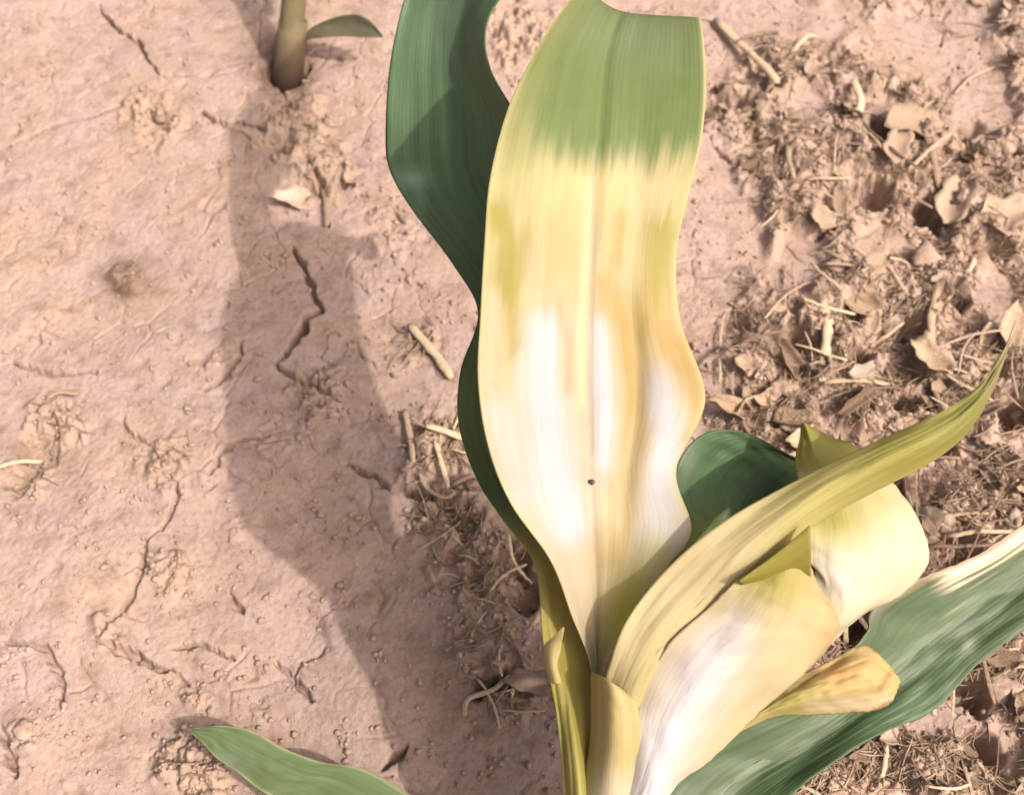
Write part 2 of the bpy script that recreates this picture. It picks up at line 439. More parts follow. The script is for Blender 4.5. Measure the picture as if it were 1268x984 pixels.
def leaf(parent, rows, tint, mat, nu=41, nv=140, fold=None, wave=0.0, seed=0, label=None, thick=.00045, rib=None, name='leaf', rag=0.0):
    """rows: (Lx,Ly, Mx,My, Rx,Ry, dL,dM,dR) from the base to the tip"""
    A = np.array(rows, float)
    C = np.stack([A[:, [0, 1, 6]], A[:, [2, 3, 7]], A[:, [4, 5, 8]]], 1)        # rows x 3 x (px,py,d)
    t = np.linspace(0, len(A) - 1, nv)
    G = catmull(C, t)                                                           # nv x 3 x 3
    u = np.linspace(-1, 1, nu)
    ue = u.copy()
    if rag: pass
    S_ = catmull(np.swapaxes(G, 0, 1), (ue + 1))                                # nu x nv x 3
    S_ = np.swapaxes(S_, 0, 1)
    px, py, d = S_[..., 0], S_[..., 1], S_[..., 2]
    U = np.broadcast_to(u, px.shape); V = np.broadcast_to(np.linspace(0, 1, nv)[:, None], px.shape)
    if fold is not None: d = d + fold(U, V, px, py)
    if wave:
        d = d + wave * np.abs(U) ** 2 * perlin(V * 7 + U * .6, U * 1.2 + seed, seed) + wave * .35 * perlin(V * 16, U * 2.5 + 9, seed + 2)
    if rag:
        k = np.abs(U) ** 8
        px = px + rag * k * fbm(V * 40, U * 3 + seed, 3, seed); py = py + rag * k * fbm(V * 40, U * 3 + 7 + seed, 3, seed + 4)
    P = unproject(px, py, d)
    rgb = tint(U, V, px, py).reshape(-1, 3)
    me = mesh_np(name, P.reshape(-1, 3), grid_faces(nv, nu), mat)
    vcol(me, 'tint', np.clip(rgb, .005, .9))
    wid = np.linalg.norm(P[:, -1] - P[:, 0], axis=1).max() / 2
    ln = np.concatenate([[0], np.cumsum(np.linalg.norm(np.diff(P[:, nu // 2], axis=0), axis=1))])
    uvl = me.uv_layers.new(name='UVMap')
    uvv = np.stack([U * wid, np.broadcast_to(ln[:, None], U.shape) + seed], -1).reshape(-1, 2)
    li = np.empty(len(me.loops), np.int32); me.loops.foreach_get('vertex_index', li)
    uvl.data.foreach_set('uv', uvv[li].astype(np.float32).ravel())
    o = bpy.data.objects.new(name, me); COL.objects.link(o)
    o.parent = parent; o.location = -parent.location
    if label: o['label'] = label
    sm = o.modifiers.new('thickness', 'SOLIDIFY'); sm.thickness = thick; sm.offset = 0
    if rib:
        r0, r1, rc, v0, v1 = rib
        i0, i1 = int(v0 * (nv - 1)), int(v1 * (nv - 1))
        mid = P[i0:i1 + 1, nu // 2]; rt = P[i0:i1 + 1, nu // 2 + 1] - P[i0:i1 + 1, nu // 2 - 1]
        rt /= np.linalg.norm(rt, axis=1)[:, None]
        tg = np.gradient(mid, axis=0); tg /= np.linalg.norm(tg, axis=1)[:, None]
        nn = np.cross(rt, tg)
        flip = np.sign((nn * (np.array([0, 0, CAM_H]) - mid)).sum(1)); nn *= flip[:, None]
        n = len(mid); rad = np.linspace(r0, r1, n)[:, None]
        ang = np.linspace(0, 2 * np.pi, 11)[:-1]
        V3 = (mid[:, None] + (rad * np.cos(ang)[None])[..., None] * rt[:, None] + (rad * .16 * np.sin(ang)[None])[..., None] * nn[:, None])
        k = len(ang); f = []
        ii = np.arange(n - 1)[:, None] * k; jj = np.arange(k)[None]; j2 = (jj + 1) % k
        f = np.stack([ii + jj, ii + j2, ii + k + j2, ii + k + jj], -1).reshape(-1, 4)
        rm_ = mesh_np('midrib', V3.reshape(-1, 3), f, mat)
        base = tint(U, V, px, py)[i0:i1 + 1, nu // 2]
        col = base * (1 - rc[3]) + np.array(rc[:3]) * rc[3]
        vcol(rm_, 'tint', np.repeat(col, k, 0))
        ul = rm_.uv_layers.new(name='UVMap')
        uvr = np.stack([np.broadcast_to(np.cos(ang) * r0, (n, k)), np.broadcast_to(ln[i0:i1 + 1, None], (n, k))], -1).reshape(-1, 2)
        li = np.empty(len(rm_.loops), np.int32); rm_.loops.foreach_get('vertex_index', li)
        ul.data.foreach_set('uv', uvr[li].astype(np.float32).ravel())
        r = bpy.data.objects.new('midrib', rm_); COL.objects.link(r); r.parent = o
    return o

def blend(c, col, k):
    return c * (1 - k[..., None]) + np.array(col) * k[..., None]
def gauss(px, py, cx, cy, rx, ry, rot=0):
    a = R(rot); dx, dy = px - cx, py - cy
    x = dx * math.cos(a) + dy * math.sin(a); y = -dx * math.sin(a) + dy * math.cos(a)
    return np.exp(-((x / rx) ** 2 + (y / ry) ** 2))
def band(px, py, pts, w):
    d, _ = seg_dist(px, py, pts)
    return np.exp(-(d / w) ** 2)
def nr_small(shape):
    return np.random.RandomState(3).normal(0, .00018, shape)
def crumple(seed, amp=.0009, sc=2.2):
    return lambda U, V, px, py: amp * (fbm(U * sc + seed, V * sc * 1.6, 3, seed, .55, True) - .2) * (1 - .6 * U ** 4)
def const(c):
    return lambda U, V, px, py: np.broadcast_to(np.array(c, float), U.shape + (3,)).copy()

CREAM = (.49, .40, .25); WHITE = (.50, .485, .505); OLIVE = (.32, .27, .06); YGRN = (.36, .31, .09)
GREEN = (.155, .205, .07); AMBER = (.43, .31, .12); DKG = (.108, .165, .08); MIDG = (.115, .165, .08)

plant = empty('maize_plant', (.024, .079, 0))
tag(plant, 'young maize plant with bleached cream and white leaves', 'maize plant')

# stalk at ground level, inside the leaf bases
def tube(pts, rads, k=12, flat=1.0, cap=True):
    pts = np.array(pts, float); n = len(pts)
    tg = np.gradient(pts, axis=0); tg /= np.linalg.norm(tg, axis=1)[:, None] + 1e-12
    up = np.array([0, 0, 1.]) if abs(tg[0][2]) < .8 else np.array([1., 0, 0])
    s = np.cross(tg, up); s /= np.linalg.norm(s, axis=1)[:, None] + 1e-12
    w = np.cross(s, tg)
    ang = np.arange(k) * 2 * np.pi / k
    rads = np.broadcast_to(np.asarray(rads, float), (n,))[:, None]
    V = pts[:, None] + (rads * np.cos(ang))[..., None] * s[:, None] + (rads * flat * np.sin(ang))[..., None] * w[:, None]
    V = V.reshape(-1, 3)
    ii = np.arange(n - 1)[:, None] * k; jj = np.arange(k)[None]; j2 = (jj + 1) % k
    f = np.stack([ii + jj, ii + j2, ii + k + j2, ii + k + jj], -1).reshape(-1, 4)
    if cap:
        V = np.concatenate([V, pts[:1], pts[-1:]]); c0, c1 = len(V) - 2, len(V) - 1
        j = np.arange(k); jn = (j + 1) % k
        f = np.concatenate([f, np.stack([np.full(k, c0), jn, j, j], -1), np.stack([np.full(k, c1), (n - 1) * k + j, (n - 1) * k + jn, (n - 1) * k + jn], -1)])
    return V, f
def mesh_poly(name, V, F_, mat, smooth=True):
    me = bpy.data.meshes.new(name)
    fl = []
    for f in np.asarray(F_).tolist():
        g = []
        for q in f:
            if q not in g: g.append(q)
        fl.append(g)
    me.from_pydata(np.asarray(V).tolist(), [], fl)
    me.polygons.foreach_set('use_smooth', [smooth] * len(me.polygons))
    me.update()
    if mat: me.materials.append(mat)
    return me

Vs, Fs = tube([(.024, .079, -.01), (.024, .080, .02), (.026, .085, .045), (.028, .093, .07)], [.0135, .012, .0105, .006], 20)
me = mesh_poly('stalk', Vs, Fs, M_PALE)
vcol(me, 'tint', np.array((.30, .27, .10)))
me.uv_layers.new(name='UVMap')
o = bpy.data.objects.new('stalk', me); COL.objects.link(o); o.parent = plant; o.location = -plant.location

# --- hero leaf
def hero_tint(U, V, px, py):
    c = np.broadcast_to(np.array(CREAM), U.shape + (3,)).copy()
    n = fbm(U * 9 + 3, V * 3.5, 4, 71); n2 = fbm(U * 30, V * 4, 3, 72, .7); n3 = fbm(U * 14, V * 9, 3, 73)
    def crisp(x, y, pts, w):
        d, _ = seg_dist(x, y, pts)
        return 1 - sstep(.05, 1.6, d / w + .35 * n2 + .25 * n3)
    qx = px + 7 * n3; qy = py + 40 * n
    c = blend(c, (.44, .395, .185), .8 * (1 - sstep(250, 430, qy)))
    c = blend(c, (.56, .45, .22), .9 * gauss(qx, qy, 740, 232, 75, 34))
    c = blend(c, (.56, .46, .26), .9 * gauss(qx, qy, 800, 250, 18, 60))
    c = blend(c, (.45, .35, .16), .6 * crisp(qx, qy, [(690, 285), (694, 335)], 26))
    c = blend(c, (.49, .43, .33), .7 * sstep(440, 560, qy))
    c = blend(c, OLIVE, 1.0 * crisp(qx, qy, [(610, 262), (634, 300), (628, 350)], 22))
    c = blend(c, (.30, .29, .085), .75 * gauss(qx, py, 636, 185, 26, 60) + .25 * gauss(qx, py, 850, 200, 20, 50))
    c = blend(c, OLIVE, .75 * band(qx, qy, [(628, 350), (640, 440)], 12))
    c = blend(c, OLIVE, .95 * band(qx, qy, [(818, 290), (812, 350), (800, 395)], 24))
    c = blend(c, (.38, .29, .10), .7 * band(qx, qy, [(768, 270), (760, 330)], 10))
    c = blend(c, AMBER, .95 * band(qx, qy, [(800, 385), (842, 430), (866, 500)], 24))
    c = blend(c, (.55, .45, .27), .6 * band(px, py, [(750, 640), (740, 760)], 26))
    c = blend(c, WHITE, 1.0 * crisp(qx, py, [(675, 410), (668, 480), (684, 580), (702, 650)], 27))
    c = blend(c, WHITE, 1.0 * crisp(qx, py, [(741, 405), (745, 480), (750, 570)], 15))
    c = blend(c, WHITE, .9 * crisp(qx, py, [(812, 480), (826, 530), (812, 600), (818, 660)], 24))
    c = blend(c, WHITE, .5 * band(px, py, [(618, 510), (650, 610)], 20))
    c = blend(c, AMBER, .8 * band(px, qy, [(848, 420), (868, 470), (868, 510), (850, 550)], 11))
    c = blend(c, AMBER, .97 * crisp(qx, py, [(748, 352), (770, 400), (786, 470), (784, 540)], 17))  # amber stripe: part leaf colour, part painted shade of the fold
    c = blend(c, (.47, .36, .18), .9 * crisp(qx, py, [(784, 540), (775, 620), (758, 690)], 22))
    c = blend(c, (.40, .33, .20), .75 * band(px, py, [(690, 370), (702, 420), (704, 480)], 8))
    c = blend(c, (.56, .49, .31), .95 * crisp(px, py, [(729, 225), (724, 330), (719, 410), (722, 500)], 7))
    c = blend(c, (.40, .34, .24), .7 * band(px, py, [(735, 200), (735, 330), (731, 480), (735, 560)], 3.5))  # thin dark line paints the shaded side of the midrib groove
    c = blend(c, (.36, .36, .05), .95 * gauss(px, py, 776, 752, 26, 60, 20))  # backlit yellow-green glow painted into the leaf tint
    c = blend(c, (.42, .40, .12), .6 * gauss(px, py, 818, 690, 18, 40))
    left = sstep(-1.1, -.35, U)
    ed = 196 + 26 * n + 13 * n2 + 60 * fbm(U * 7, V * 1.5, 4, 74, .55) - 55 * (1 - left) - 18 * sstep(.5, 1, U)
    wd = 26 + 50 * (1 - left)
    k = 1 - sstep(-1, 1, (py - ed) / wd)
    gcol = np.broadcast_to(np.array(GREEN), c.shape).copy() * (1 + .16 * n2)[..., None]
    gcol = blend(gcol, (.22, .23, .08), (1 - left) * .8)
    gcol = blend(gcol, (.20, .22, .13), .6 * gauss(px, py, 790, 40, 80, 50))
    c = c * (1 - k[..., None]) + gcol * k[..., None]
    c = blend(c, (.56, .50, .25), .8 * sstep(.955, .995, np.abs(U)))
    c = c * (1 + .07 * fbm(U * 60, V * 3, 2, 75) + .05 * fbm(px / 30., py / 30., 3, 76))[..., None]
    return c
def hero_fold(U, V, px, py):
    f = -.0016 * np.exp(-((U + .45) / .22) ** 2) * sstep(.15, .4, V) * (1 - sstep(.6, .85, V))
    f += .0008 * np.exp(-((U - .40) / .18) ** 2) * sstep(.25, .4, V) * (1 - sstep(.6, .8, V))
    f += .0012 * np.exp(-(U / .07) ** 2)
    f += .0016 * np.exp(-((px - 779 - 10 * np.sin(py / 60.)) / 13.) ** 2) * sstep(340, 420, py) * (1 - sstep(600, 700, py))
    f -= .0012 * np.exp(-((U - .72) / .22) ** 2) * np.exp(-((V - .42) / .12) ** 2)
    f += .0006 * perlin(U * 2.5, V * 5, 81)
    return f
HERO = [
    (735, 850, 740, 852, 746, 850, 0.3160, 0.3170, 0.3160),
    (728, 812, 740, 815, 757, 812, 0.3140, 0.3170, 0.3090),
    (708, 762, 739, 778, 785, 765, 0.3048, 0.3149, 0.3035),
    (682, 694, 737, 712, 826, 702, 0.2928, 0.3094, 0.3000),
    (632, 622, 731, 642, 856, 656, 0.2850, 0.3020, 0.3040),
    (604, 550, 727, 572, 837, 582, 0.2900, 0.3060, 0.3130),
    (592, 470, 725, 490, 873, 494, 0.2970, 0.3120, 0.3160),
    (595, 390, 726, 410, 843, 400, 0.3020, 0.3160, 0.3250),
    (600, 300, 730, 322, 837, 320, 0.3058, 0.3184, 0.3270),
    (607, 220, 735, 240, 851, 247, 0.3086, 0.3198, 0.3250),
    (630, 132, 742, 152, 869, 172, 0.3134, 0.3222, 0.3230),
    (668, 55, 750, 72, 874, 97, 0.3218, 0.3289, 0.3275),
    (712, -8, 768, 18, 868, 27, 0.3320, 0.3370, 0.3320),
    (726, -12, 775, 27, 858, 34, 0.3440, 0.3510, 0.3440),
    (740, 30, 785, 70, 850, 70, 0.3550, 0.3600, 0.3550),
    (775, 120, 795, 130, 820, 125, 0.3670, 0.3690, 0.3670),
]
leaf(plant, HERO, hero_tint, M_PALE, 61, 220, hero_fold, .0012, 3, 'broad upright leaf, green at its tip and bleached cream and white below',
     rib=(.0013, .0005, (.60, .52, .33, .5), .06, .80))

# --- dark green leaf behind the hero leaf
def dark_tint(U, V, px, py):
    n = fbm(U * 7, V * 3, 3, 91); n2 = fbm(U * 26, V * 2.2, 3, 92)
    c = np.broadcast_to(np.array((.095, .158, .078)), U.shape + (3,)).copy()
    c = c * (1 + .35 * n2 + .2 * n)[..., None]
    c = blend(c, DKG, .75 * sstep(.0, .3, U) * (1 - .3 * sstep(.3, 1, U)))  # right half tinted lighter to lift the shade cast on it
    c = blend(c, (.15, .185, .06), .8 * np.exp(-((py - 500) / 90) ** 2))
    c = blend(c, (.11, .155, .06), .5 * gauss(px, py, 560, 300, 60, 90))
    c = blend(c, (.22, .30, .22), .8 * gauss(px, py, 512, 222, 20, 12) + .4 * gauss(px, py, 520, 250, 8, 26))
    c = blend(c, (.15, .22, .15), .5 * gauss(px, py, 545, 20, 60, 60))
    c = blend(c, (.27, .23, .055), sstep(600, 720, py))
    c = blend(c, (.34, .30, .09), .7 * sstep(900, 980, py))
    return c
DARK = [
    (700, 1080, 722, 1080, 742, 1080, 0.3200, 0.3120, 0.3200),
    (698, 985, 715, 985, 738, 985, 0.3150, 0.3080, 0.3140),
    (690, 890, 708, 895, 737, 895, 0.3160, 0.3130, 0.3190),
    (673, 795, 700, 800, 734, 815, 0.3130, 0.3200, 0.3260),
    (662, 700, 690, 705, 722, 710, 0.3130, 0.3200, 0.3260),
    (622, 642, 690, 645, 740, 645, 0.3170, 0.3240, 0.3300),
    (590, 592, 665, 590, 740, 590, 0.3270, 0.3340, 0.3370),
    (568, 525, 650, 525, 730, 525, 0.3380, 0.3410, 0.3370),
    (570, 460, 655, 455, 730, 455, 0.3450, 0.3500, 0.3450),
    (592, 388, 665, 385, 735, 385, 0.3580, 0.3600, 0.3480),
    (560, 326, 640, 330, 720, 330, 0.3800, 0.3770, 0.3600),
    (506, 254, 592, 258, 690, 262, 0.3960, 0.3880, 0.3660),
    (481, 205, 572, 208, 655, 212, 0.4040, 0.3960, 0.3740),
    (478, 150, 568, 150, 642, 150, 0.4060, 0.3980, 0.3760),
    (483, 80, 560, 78, 606, 82, 0.4080, 0.4000, 0.3780),
    (496, 15, 562, 18, 606, 22, 0.4080, 0.4000, 0.3780),
    (512, -40, 575, -40, 650, -45, 0.4080, 0.4000, 0.3780),
    (525, -100, 592, -100, 660, -105, 0.4090, 0.4190, 0.4110),
    (560, -160, 610, -160, 660, -160, 0.4240, 0.4300, 0.4240),
    (610, -215, 620, -215, 630, -215, 0.4450, 0.4460, 0.4450),
]
leaf(plant, DARK, dark_tint, M_GREEN, 41, 200, None, .003, 5, 'dark green leaf behind the bleached leaf, olive where it joins the stalk',
     rib=(.0016, .0006, (.16, .21, .12, .5), .3, .95))

# --- ligule flap on the olive sheath
LIG = [
    (684, 846, 690, 846, 696, 846, 0.3020, 0.3005, 0.3015),
    (675, 822, 683, 822, 690, 824, 0.3035, 0.3010, 0.3015),
    (674, 800, 684, 800, 694, 806, 0.3040, 0.3015, 0.3015),
    (684, 790, 691, 789, 696, 792, 0.3025, 0.3015, 0.3010),
    (697, 776, 698, 776, 699, 777, 0.3015, 0.3015, 0.3015),
]
leaf(plant, LIG, const((.42, .34, .15)), M_PALE, 9, 30, name='ligule')

# --- long strip leaf curving to the right
def strip_tint(U, V, px, py):
    n = fbm(U * 5, V * 5, 3, 101)
    c = np.broadcast_to(np.array((.58, .49, .28)), U.shape + (3,)).copy()
    c = blend(c, (.54, .43, .20), .3 * sstep(-.2, .4, n))
    c = blend(c, (.48, .42, .16), sstep(900, 1000, px + 30 * n))
    c = blend(c, (.33, .30, .08), sstep(985, 1110, px + 40 * n))
    c = blend(c, (.21, .21, .06), .8 * sstep(1120, 1230, px))
    c = blend(c, (.33, .26, .14), sstep(1205, 1255, px))
    c = blend(c, (.34, .30, .06), .35 * gauss(px, py, 800, 850, 40, 40))
    c = blend(c, (.60, .53, .28), .6 * sstep(.93, .99, np.abs(U)))
    return c
STRIP = [
    (722, 1080, 755, 1080, 800, 1080, 0.3280, 0.3180, 0.3300),
    (720, 985, 752, 990, 800, 1000, 0.3230, 0.3140, 0.3250),
    (733, 905, 765, 930, 815, 945, 0.3140, 0.3070, 0.3170),
    (751, 835, 792, 855, 850, 880, 0.3040, 0.3000, 0.3080),
    (775, 770, 828, 795, 890, 810, 0.2980, 0.2965, 0.3040),
    (828, 702, 880, 738, 928, 755, 0.2940, 0.2920, 0.2950),
    (900, 643, 928, 682, 948, 713, 0.2900, 0.2870, 0.2910),
    (1000, 588, 1008, 620, 1000, 656, 0.2880, 0.2830, 0.2900),
    (1090, 545, 1088, 575, 1075, 612, 0.2870, 0.2820, 0.2910),
    (1165, 510, 1163, 540, 1152, 572, 0.2870, 0.2830, 0.2920),
    (1213, 477, 1210, 503, 1200, 532, 0.2880, 0.2860, 0.2900),
    (1242, 435, 1238, 455, 1232, 475, 0.2910, 0.2900, 0.2920),
    (1258, 398, 1258, 399, 1257, 400, 0.2950, 0.2950, 0.2950),
]
leaf(plant, STRIP, strip_tint, M_PALE, 41, 190, crumple(108, .0006, 2.6), .0014, 8, 'narrow yellow-green leaf sweeping right from the stalk to a thin tip',
     rib=(.0016, .0004, (.5, .45, .2, .35), .1, .97))

# --- sheath wrapping the stalk
def sheath_tint(U, V, px, py):
    n = fbm(U * 6, V * 3, 3, 105)
    c = np.broadcast_to(np.array((.47, .38, .17)), U.shape + (3,)).copy() * (1 + .15 * n)[..., None]
    c = blend(c, (.58, .50, .36), .8 * sstep(930, 985, py + 12 * n))
    c = blend(c, (.36, .29, .07), .6 * sstep(-.4, -1., U))
    return c
SHEATH = [
    (690, 1110, 750, 1110, 815, 1110, 0.3160, 0.3085, 0.3140),
    (706, 1040, 756, 1040, 808, 1040, 0.3140, 0.3060, 0.3110),
    (722, 975, 757, 975, 800, 975, 0.3120, 0.3035, 0.3080),
    (731, 915, 760, 918, 795, 920, 0.3110, 0.3005, 0.3030),
    (732, 868, 759, 880, 792, 892, 0.3105, 0.2995, 0.3015),
    (732, 838, 757, 852, 789, 872, 0.3100, 0.2990, 0.3010),
    (733, 830, 755, 843, 787, 866, 0.3110, 0.3000, 0.3020),
]
leaf(plant, SHEATH, sheath_tint, M_PALE, 25, 70, None, .0004, 41, name='leaf_sheath')

# --- rolled white leaf of the whorl
def funnel_tint(U, V, px, py):
    n = fbm(U * 6, V * 4, 3, 111)
    c = np.broadcast_to(np.array((.53, .44, .25)), U.shape + (3,)).copy()
    c = blend(c, (.66, .63, .65), .95 * band(px, py, [(905, 785), (860, 850), (815, 930), (800, 990)], 40))
    c = blend(c, (.60, .48, .28), .6 * gauss(px, py, 975, 790, 60, 50))
    c = blend(c, (.33, .29, .055), .95 * gauss(px, py, 962, 712, 54, 38))  # shaded olive painted near the rim to merge with the fold
    c = blend(c, (.36, .24, .12), .7 * sstep(.9, .99, U + .06 * n) * sstep(.45, .6, V))
    c = blend(c, (.50, .36, .17), .6 * band(px, py, [(1030, 790), (1036, 760), (1010, 715)], 20))
    c = blend(c, (.55, .45, .2), .5 * gauss(px, py, 880, 750, 30, 25))
    return c * (1 + .06 * n)[..., None]
FUN = [
    (740, 1080, 775, 1080, 812, 1080, 0.3090, 0.3055, 0.3120),
    (772, 990, 800, 1000, 828, 985, 0.3065, 0.3027, 0.3090),
    (786, 922, 828, 938, 882, 938, 0.3035, 0.3003, 0.3070),
    (793, 865, 858, 882, 942, 880, 0.3012, 0.2981, 0.3050),
    (826, 800, 905, 822, 995, 834, 0.2965, 0.2937, 0.3010),
    (874, 755, 945, 778, 1034, 788, 0.2928, 0.2904, 0.2980),
    (908, 722, 965, 740, 1036, 760, 0.2892, 0.2876, 0.2960),
    (930, 698, 975, 706, 1012, 722, 0.2925, 0.2877, 0.2930),
    (945, 676, 980, 680, 1000, 690, 0.2980, 0.2910, 0.2940),
]
def funnel_fold(U, V, px, py):
    k = gauss(px, py, 890, 825, 40, 60)
    return .00012 * k * np.sin((py + .3 * px) * .35 + 3 * perlin(px / 18., py / 18., 7)) + crumple(113, .00035, 2.0)(U, V, px, py) * (1 - U ** 2)
leaf(plant, FUN, funnel_tint, M_PALE, 61, 160, funnel_fold, .0012, 11, 'rolled white and cream leaf at the centre of the whorl', rag=1.5)

# --- shaded fold between the strip leaf and the rolled leaf
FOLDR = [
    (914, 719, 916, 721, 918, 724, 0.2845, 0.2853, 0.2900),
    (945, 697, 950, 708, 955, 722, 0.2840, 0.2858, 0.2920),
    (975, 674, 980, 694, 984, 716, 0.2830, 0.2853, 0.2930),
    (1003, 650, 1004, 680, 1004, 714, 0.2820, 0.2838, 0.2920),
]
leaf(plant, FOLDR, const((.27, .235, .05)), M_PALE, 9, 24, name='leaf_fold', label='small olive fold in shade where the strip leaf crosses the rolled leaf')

# --- pale lobe with a green point showing above the strip leaf
def lobe_tint(U, V, px, py):
    c = np.broadcast_to(np.array((.56, .50, .33)), U.shape + (3,)).copy()
    c = blend(c, (.64, .58, .48), .95 * gauss(px, py, 1040, 710, 50, 36))
    c = blend(c, (.40, .37, .07), .9 * gauss(px, py, 1025, 640, 55, 34))  # yellow-green shading of the lobe painted into its tint
    c = blend(c, (.48, .42, .14), .6 * gauss(px, py, 1090, 620, 40, 22))
    c = blend(c, (.68, .60, .45), .6 * gauss(px, py, 1120, 670, 34, 50))
    c = blend(c, (.33, .30, .075), 1 - sstep(570, 610, py))
    return c
LOBE = [
    (770, 980, 785, 985, 800, 990, .314, .313, .314),
    (860, 850, 885, 878, 910, 900, .312, .311, .314),
    (962, 752, 992, 792, 1012, 812, .3055, .3035, .3085),
    (1008, 712, 1042, 766, 1066, 762, 0.3030, 0.3010, 0.3080),
    (1000, 690, 1056, 722, 1118, 734, 0.3010, 0.3005, 0.3090),
    (1000, 665, 1066, 690, 1149, 694, 0.3010, 0.3005, 0.3090),
    (1000, 640, 1066, 648, 1140, 650, 0.3050, 0.3040, 0.3120),
    (992, 610, 1045, 602, 1112, 606, 0.3110, 0.3090, 0.3160),
    (985, 572, 1018, 562, 1062, 555, 0.3150, 0.3125, 0.3190),
    (990, 545, 1008, 543, 1030, 542, 0.3170, 0.3140, 0.3200),
    (993, 524, 996, 524, 999, 526, 0.3190, 0.3160, 0.3220),
]
leaf(plant, LOBE, lobe_tint, M_PALE, 45, 110, crumple(114, .00025), .0012, 14, 'broad pale lobe bent over behind the strip leaf, with a yellow-green point', rag=1.5)

# --- amber folded tip under the whorl
def amber_tint(U, V, px, py):
    c = np.broadcast_to(np.array((.52, .42, .18)), U.shape + (3,)).copy()
    c = blend(c, (.58, .37, .15), .9 * gauss(px, py, 1045, 832, 50, 20))
    c = blend(c, (.66, .55, .38), .8 * band(px, py, [(1000, 874), (1095, 868)], 9))
    c = blend(c, (.32, .21, .10), .8 * band(px, py, [(1090, 850), (1100, 835)], 4) + .5 * gauss(px, py, 1075, 806, 14, 6))
    c = blend(c, (.40, .37, .10), .7 * gauss(px, py, 975, 868, 40, 20))
    c = blend(c, (.30, .18, .08), .75 * sstep(.55, .95, fbm(px / 9., py / 9., 3, 77) + .9 * sstep(.7, 1, np.abs(U))) * sstep(1020, 1080, px))
    return c
AMB = [
    (915, 895, 915, 900, 915, 905, 0.3085, 0.3075, 0.3095),
    (942, 872, 950, 880, 958, 886, 0.3065, 0.3035, 0.3085),
    (982, 842, 992, 864, 1005, 884, 0.3045, 0.2995, 0.3075),
    (1024, 820, 1034, 850, 1045, 882, 0.3035, 0.2975, 0.3065),
    (1068, 799, 1078, 838, 1086, 878, 0.3035, 0.2975, 0.3065),
    (1096, 818, 1100, 842, 1105, 866, 0.3045, 0.3015, 0.3065),
    (1113, 840, 1114, 843, 1113, 846, 0.3075, 0.3065, 0.3075),
]
leaf(plant, AMB, amber_tint, M_PALE, 41, 90, crumple(117, .0011, 1.7), .001, 17, 'folded amber leaf tip with a brown nick lying over the green leaf', rag=2)

# --- dark green leaf between hero and strip
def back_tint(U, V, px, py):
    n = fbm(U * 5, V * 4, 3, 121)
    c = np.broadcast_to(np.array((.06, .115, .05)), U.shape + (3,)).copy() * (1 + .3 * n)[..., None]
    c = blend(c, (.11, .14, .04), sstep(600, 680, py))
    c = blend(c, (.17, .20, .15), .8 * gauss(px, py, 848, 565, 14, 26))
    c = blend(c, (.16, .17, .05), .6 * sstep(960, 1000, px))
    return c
BACK = [
    (770, 860, 790, 860, 810, 860, .318, .316, .318),
    (800, 740, 850, 760, 900, 770, .320, .324, .318),
    (852, 655, 900, 690, 950, 720, .322, .329, .320),
    (834, 598, 900, 640, 960, 680, .324, .333, .322),
    (852, 553, 915, 600, 985, 645, .327, .336, .326),
    (884, 533, 945, 575, 1000, 620, .331, .337, .330),
    (930, 538, 970, 568, 1015, 600, .335, .339, .334),
    (985, 566, 1010, 580, 1040, 595, .339, .341, .338),
    (1060, 590, 1062, 592, 1064, 594, .343, .343, .343),
]
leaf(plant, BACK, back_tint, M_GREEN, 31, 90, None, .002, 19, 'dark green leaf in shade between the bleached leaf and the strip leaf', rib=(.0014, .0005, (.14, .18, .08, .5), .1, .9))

# --- large green leaf lower right
def low_tint(U, V, px, py):
    n = fbm(U * 8, V * 3, 3, 131); n2 = fbm(U * 30, V * 2, 3, 132)
    c = np.broadcast_to(np.array((.088, .124, .064)), U.shape + (3,)).copy() * (1 + .22 * n + .15 * n2)[..., None]
    c = blend(c, (.16, .21, .115), .6 * np.exp(-((U + .12) / .10) ** 2) * sstep(.25, .4, V))
    c = blend(c, (.085, .15, .065), .5 * sstep(.1, .4, U) * (1 - sstep(.3, .7, V)))
    k = (1 - sstep(-.70, -.46, U + .55 * n + .2 * n2)) * sstep(1150, 1185, px + 20 * n2)
    c = blend(c, (.70, .58, .42), k)
    c = blend(c, (.34, .24, .17), (1 - sstep(-.97, -.84, U + .1 * n)) * sstep(.5, .6, V) * .9)
    c = blend(c, (.30, .36, .24), .7 * gauss(px, py, 1200, 800, 10, 14))
    return c
LOW = [
    (735, 1035, 790, 1090, 820, 1100, 0.3300, 0.3340, 0.3300),  # leaf base widened out of sight behind the rolled leaf to shade the ground
    (772, 955, 850, 1028, 890, 1060, 0.3310, 0.3370, 0.3310),
    (822, 905, 905, 970, 960, 1000, 0.3330, 0.3410, 0.3330),
    (890, 878, 975, 928, 1030, 945, 0.3360, 0.3450, 0.3370),
    (985, 855, 1048, 880, 1098, 905, 0.3400, 0.3490, 0.3410),
    (1066, 792, 1118, 822, 1155, 880, 0.3440, 0.3530, 0.3460),
    (1082, 752, 1165, 784, 1210, 824, 0.3470, 0.3570, 0.3500),
    (1148, 712, 1222, 742, 1268, 780, 0.3500, 0.3610, 0.3540),
    (1208, 688, 1280, 700, 1330, 742, 0.3540, 0.3660, 0.3590),
    (1272, 646, 1340, 655, 1395, 700, 0.3590, 0.3710, 0.3660),
    (1360, 590, 1400, 600, 1440, 640, 0.3680, 0.3770, 0.3730),
    (1475, 540, 1477, 542, 1479, 545, 0.3850, 0.3850, 0.3850),
]
